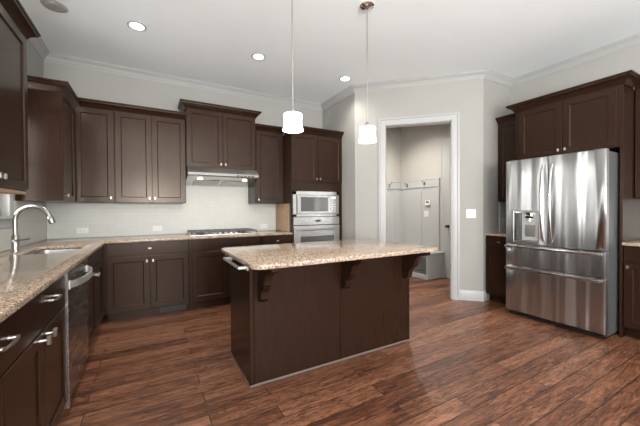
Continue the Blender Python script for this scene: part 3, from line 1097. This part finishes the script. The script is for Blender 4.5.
# refrigerator surround: tall cabinet over the fridge with side panels
FC = 3.922
dF = R - FC - .003
wF = 2.056 - 1.090
def fbody(m):
    m.box(0, wF, 0, dF, 1.825, 2.42, .0015)
    m.box(0, .022, .0, dF, .0, 1.825, .001).box(wF - .022, wF, .0, dF, .0, 1.825, .001)
t = cabinet('refrigerator_cabinet', 'espresso two-door cabinet with full-height sides built around the refrigerator', 'cabinet',
            (FC, 2.056, 0), RR, wF, dF, 0, 2.42,
            [('door', .040, .484, 1.835, 2.40, (.455, 1.875)), ('door', .488, .924, 1.835, 2.40, (.517, 1.875))], body=fbody)
crown_part([(-.0005, .215), (-.0005, -.0005), (wF + .0005, -.0005), (wF + .0005, .215)], 2.408, t, 1.05)

cabinet('base_cabinet', 'espresso base cabinet at the right edge, beside the refrigerator', 'cabinet',
        (XRB, 1.087, 0), RR, .62, DRB, ZB0, ZB1,
        [('drawer', .004, .616, .735, .872, (.31, .808)), ('door', .004, .616, .112, .722, (.035, .685))], toe=True)
cabinet('base_cabinet', 'espresso base cabinet of the right wall run behind the viewer', 'cabinet',
        (XRB, .465, 0), RR, .62, DRB, ZB0, ZB1,
        [('drawer', .004, .616, .735, .872, (.31, .808)), ('door', .004, .616, .112, .722, (.035, .685))], toe=True)
t = cabinet('wall_cabinet', 'espresso wall cabinet at the right edge, beside the refrigerator cabinet', 'cabinet',
            (XRU, 1.087, 0), RR, .80, DRU, ZU0, ZU1, wall_els(.80, 2, ZU0, ZU1, 'rl'))
crown_part([(.001, -.0005), (.80, -.0005)], ZU1 - .012, t)
tag(hole_slab([(3.895, -.157), (R - .002, -.157), (R - .002, 1.087), (3.895, 1.087)], [], .885, .915, 'countertop', M_GRAN, bev=.006),
    'granite countertop at the right edge, beside the refrigerator', 'countertop')
tag(MB().box(R - .008, R - .0005, -.157, 1.086, .9155, ZU0 - .002).build('tile_backsplash', M_TILE_S, smooth=False),
    'pale tile backsplash at the right edge, beside the refrigerator', 'backsplash')

# ------------------------------------------------------------------ refrigerator (local x towards -y, front y=0 at x=3.649)
FXF = 3.652
t = thing('refrigerator', 'stainless french-door refrigerator with water dispenser and two lower drawers', 'refrigerator', (FXF, FY1, 0), RR)
fw = FY1 - FY0
MB().box(.006, fw - .006, .075, .80, .035, 1.775, .004).build('case', M_SIDE, t)
MB().box(.02, fw - .02, .05, .30, .012, .0345).build('base_grille', M_BLACK, t, smooth=False)
m = MB()
for xx in (.06, fw - .06):
    for yy in (.12, .72):
        m.lathe([(.022, 0), (.022, .0345)], (xx, yy, 0), 12)
m.build('foot', M_RUBBER, t)
m = MB()
for xx in (.02, fw - .10):
    m.box(xx, xx + .08, .02, .13, 1.7755, 1.797, .003)
m.build('hinge_cover', M_SIDE, t)

def fdoor(name, x0, x1, z0, z1, recess=None, crv=.010, full=(0, 1)):
    """slightly crowned front; crown computed over the whole width"""
    us = [x0 + (x1 - x0) * i / 12 for i in range(13)]
    vs = [z0, z0 + .006, z1 - .006, z1]
    if recess:
        us = sorted([u for u in us if abs(u - recess[0]) > .012 and abs(u - recess[1]) > .012] + [recess[0], recess[1]])
        vs = sorted(vs + [recess[2], recess[3]])
    def yf(u, v):
        s_ = (u - x0) / (x1 - x0)
        y = .010 - crv * 4 * s_ * (1 - s_)
        if v in (z0, z1) or u in (x0, x1):
            y += .006
        return y
    bm = bmesh.new()
    G = [[bm.verts.new((u, yf(u, v), v)) for v in vs] for u in us]
    Bk = {}
    for i in range(len(us) - 1):
        for j in range(len(vs) - 1):
            if recess and us[i] >= recess[0] - 1e-6 and us[i + 1] <= recess[1] + 1e-6 and vs[j] >= recess[2] - 1e-6 and vs[j + 1] <= recess[3] + 1e-6:
                continue
            bm.faces.new((G[i][j], G[i + 1][j], G[i + 1][j + 1], G[i][j + 1]))
    be = [e for e in bm.edges if len(e.link_faces) == 1]
    r = bmesh.ops.extrude_edge_only(bm, edges=be)
    nv = [v for v in r['geom'] if isinstance(v, bmesh.types.BMVert)]
    outer, inner = [], []
    for v in nv:
        on_out = abs(v.co.x - x0) < 1e-5 or abs(v.co.x - x1) < 1e-5 or abs(v.co.z - z0) < 1e-5 or abs(v.co.z - z1) < 1e-5
        v.co.y = .0735 if on_out else .058
        (outer if on_out else inner).append(v)
    for group in (outer, inner):
        es = [e for e in bm.edges if len(e.link_faces) == 1 and e.verts[0] in group and e.verts[1] in group]
        if es:
            bmesh.ops.contextual_create(bm, geom=es)
    m = MB()
    m.bm.free()
    m.bm = bm
    return m.build(name, M_FRIDGE, t, angle=30)

seam = FY1 - 1.598
dl = fdoor('door', .002, seam - .003, .838, 1.790, recess=(.095, .360, .868, 1.215))
drr = fdoor('door', seam + .003, fw - .002, .838, 1.790)
md = fdoor('drawer', .002, fw - .002, .590, .830, crv=.008)
bd = fdoor('drawer', .002, fw - .002, .060, .582, crv=.008)
# bowed vertical handles
for o_, hx in ((dl, seam - .040), (drr, seam + .040)):
    pts = []
    for k in range(17):
        u = k / 16
        pts.append((hx, .012 - .070 * math.sin(PI * u) ** .5, .880 + u * .83))
    m = MB()
    lps = []
    for k, p in enumerate(pts):
        a = .013
        b_ = .008
        lps.append([Vector((p[0] + a * math.cos(2 * PI * q / 12), p[1] + b_ * math.sin(2 * PI * q / 12), p[2])) for q in range(12)])
    m.loops(lps)
    m.build('handle', M_STEEL, o_)
# strip handles across the drawers
for o_, zt in ((md, .806), (bd, .556)):
    m = MB()
    m.box(.015, fw - .015, -.042, -.026, zt - .014, zt + .014, .004, 2)
    for xx in (.03, fw - .06):
        m.box(xx, xx + .03, -.028, .012, zt - .009, zt + .009, .002)
    m.build('handle', M_STEEL, o_)
# dispenser
dp = MB()
a0, a1, c0, c1 = .088, .367, .861, 1.222
for a, b, c, e in ((a0, a0 + .014, c0, c1), (a1 - .014, a1, c0, c1), (a0 + .014, a1 - .014, c0, c0 + .014), (a0 + .014, a1 - .014, c1 - .014, c1)):
    dp.box(a, b, -.008, .004, c, e, .002)
dp.build('dispenser_frame', M_NICKEL, dl)
MB().box(.112, .158, .020, .056, .885, 1.190, .002).build('dispenser_display', M_DGLASS, dl)
m = MB()
m.box(.165, .350, .030, .056, .885, 1.195, .004)
m.build('dispenser_bay', M_PGREY, dl)
m = MB()
m.box(.215, .300, .006, .0295, 1.130, 1.195, .006, 2)
m.tube([(.257, .018, 1.13), (.257, .018, 1.10)], .014, 12)
m.build('water_nozzle', M_CHROME, dl)
MB().box(.205, .310, .020, .0295, .930, 1.060, .004).build('dispenser_paddle', M_NICKEL, dl)
MB().box(.105, .350, -.004, .0255, .8690, .884, .002).build('drip_tray', M_NICKEL, dl)
# round badge top left
m = MB()
m.loops([[Vector((.042 + .013 * math.cos(2 * PI * k / 20), y, 1.750 + .013 * math.sin(2 * PI * k / 20))) for k in range(20)] for y in (.011, .003)])
m.build('badge', M_NICKEL, dl)
MB().box(.060, .084, .002, .009, 1.743, 1.757, .001).build('badge', M_NICKEL, dl)

# ------------------------------------------------------------------ mudroom
# wainscot boards with a cap and battens on the back and right walls
WZ = 1.80
m = MB()
m.box(MX - .012, MX - .0005, 3.76, MY - .0005, .12, WZ)
for yy in (3.80, 4.22, 4.64):
    m.box(MX - .024, MX - .0125, yy - .035, yy + .035, .14, WZ - .15, .002)
m.box(MX - .026, MX - .0125, 3.76, MY - .03, WZ - .14, WZ - .002, .002)
m.build('trim_2', M_TRIM, kind='structure', smooth=False)
m = MB()
m.box(S1 + .12, MX - .013, MY - .012, MY - .0005, 0, WZ)
for xx in (3.25, 3.67, 4.09, 4.50):
    m.box(xx - .035, xx + .035, MY - .024, MY - .0125, .14, WZ - .15, .002)
m.box(S1 + .12, MX - .030, MY - .026, MY - .0125, WZ - .14, WZ - .002, .002)
m.build('trim_3', M_TRIM, kind='structure', smooth=False)
t = thing('hook_rail_ledge', 'white ledge moulding capping the mudroom wainscot', 'moulding', (0, 0, 0))
m = MB()
m.box(MX - .032, MX - .0005, 3.76, MY - .0005, WZ, WZ + .014, .003).box(S1 + .12, MX - .033, MY - .032, MY - .0005, WZ, WZ + .022, .003)
m.build('ledge', M_TRIM, t, smooth=False)
# bench
t = thing('mudroom_bench', 'white built-in bench with a seat board and cubby under the coat hooks', 'bench', (4.22, 3.68, 0))
by, bx = MY - 3.68 - .028, MX - 4.22 - .015
m = MB()
m.box(0, bx, 0, .025, 0, .435, .002).box(0, bx, by - .025, by, 0, .435, .002).box(bx - .02, bx, .025, by - .025, 0, .435)
m.box(0, bx - .02, .025, by - .025, 0, .07).box(.004, bx - .02, by / 2 - .012, by / 2 + .012, .07, .435)
m.box(.0, .018, .0255, by - .0255, .38, .435)
m.build('body', M_TRIM, t, smooth=False)
MB().box(-.03, bx, -.03, by, .4355, .465, .004).build('seat', M_TRIM, t)
MB().box(-.012, -.0005, -.012, by, 0, .075, .002).box(-.0004, bx, -.012, -.0005, 0, .075, .002).build('base_trim', M_TRIM, t, smooth=False)
# coat hooks
def hook(label, loc, rz):
    t = thing('coat_hook', label, 'coat hook', loc, rz, 'mudroom coat hooks')
    MB().box(-.012, .012, -.006, -.0003, -.035, .035, .003).build('plate', M_BRONZE, t)
    m = MB()
    m.tube([(0, -.004, .012), (0, -.035, .004), (0, -.065, .020), (0, -.080, .055)], [.005, .005, .005, .007], 10)
    m.tube([(0, -.004, -.018), (0, -.025, -.034), (0, -.042, -.028), (0, -.045, -.012)], [.005, .005, .005, .006], 10)
    m.build('hook', M_BRONZE, t)
hook('dark double coat hook on the mudroom back wall, leftmost in the doorway', (4.30, MY - .0265, WZ - .07), 0)
hook('middle dark coat hook seen through the doorway, right of the wall corner', (MX - .0265, 4.54, WZ - .07), RR)
hook('rightmost dark coat hook through the doorway, above the thermostat', (MX - .0265, 4.09, WZ - .07), RR)
# thermostat keypad and switch
t = thing('thermostat', 'small white keypad with a dark display on the mudroom wall', 'thermostat', (MX - .0125, 4.02, 1.36), RR)
MB().box(-.060, .060, -.028, -.0003, -.045, .045, .004).build('housing', M_PLATE, t)
MB().box(-.038, .038, -.0295, -.0283, -.005, .032).build('display', M_SLOT, t, smooth=False)
plate('light_switch', 'white switch plate under the keypad on the mudroom wall', 'switch', (MX - .0125, 4.06, 1.15), RR, .118, .118, 2, 'switch')
# mudroom side door
dt = thing('door_2', '', '')
del dt['label']; del dt['category']
dt['kind'] = 'structure'
fM = lambda u, v, h: (MX - h, u, v)
casing(lambda u, v, h: (MX - h, 3.64 - u, v), [(0, 0), (0, 2.44), (.80, 2.44), (.80, 0)], '', None).build('casing', M_TRIM, dt)
m = MB()
m.box(MX - .014, MX - .0005, 2.84, 3.64, .008, 2.44)
m.build('panel', M_TRIM, dt, smooth=False)
m = MB()
for zc0, zc1 in ((.20, .90), (1.02, 2.30)):
    for yc0, yc1 in ((2.95, 3.20), (3.28, 3.53)):
        m.box(MX - .019, MX - .0145, yc0, yc1, zc0, zc1, .002)
m.build('raised_panel', M_TRIM, dt)
m = MB()
m.tube([(MX - .0145, 3.58, .93), (MX - .05, 3.58, .93), (MX - .062, 3.58, .93), (MX - .082, 3.58, .93)], [.030, .010, .024, .018], 16)
m.build('door_knob', M_BRONZE, dt)
can('added unseen ceiling light brightening the mudroom', 3.75, 3.95, True, 250)  # unseen can added to brighten the mudroom wainscot
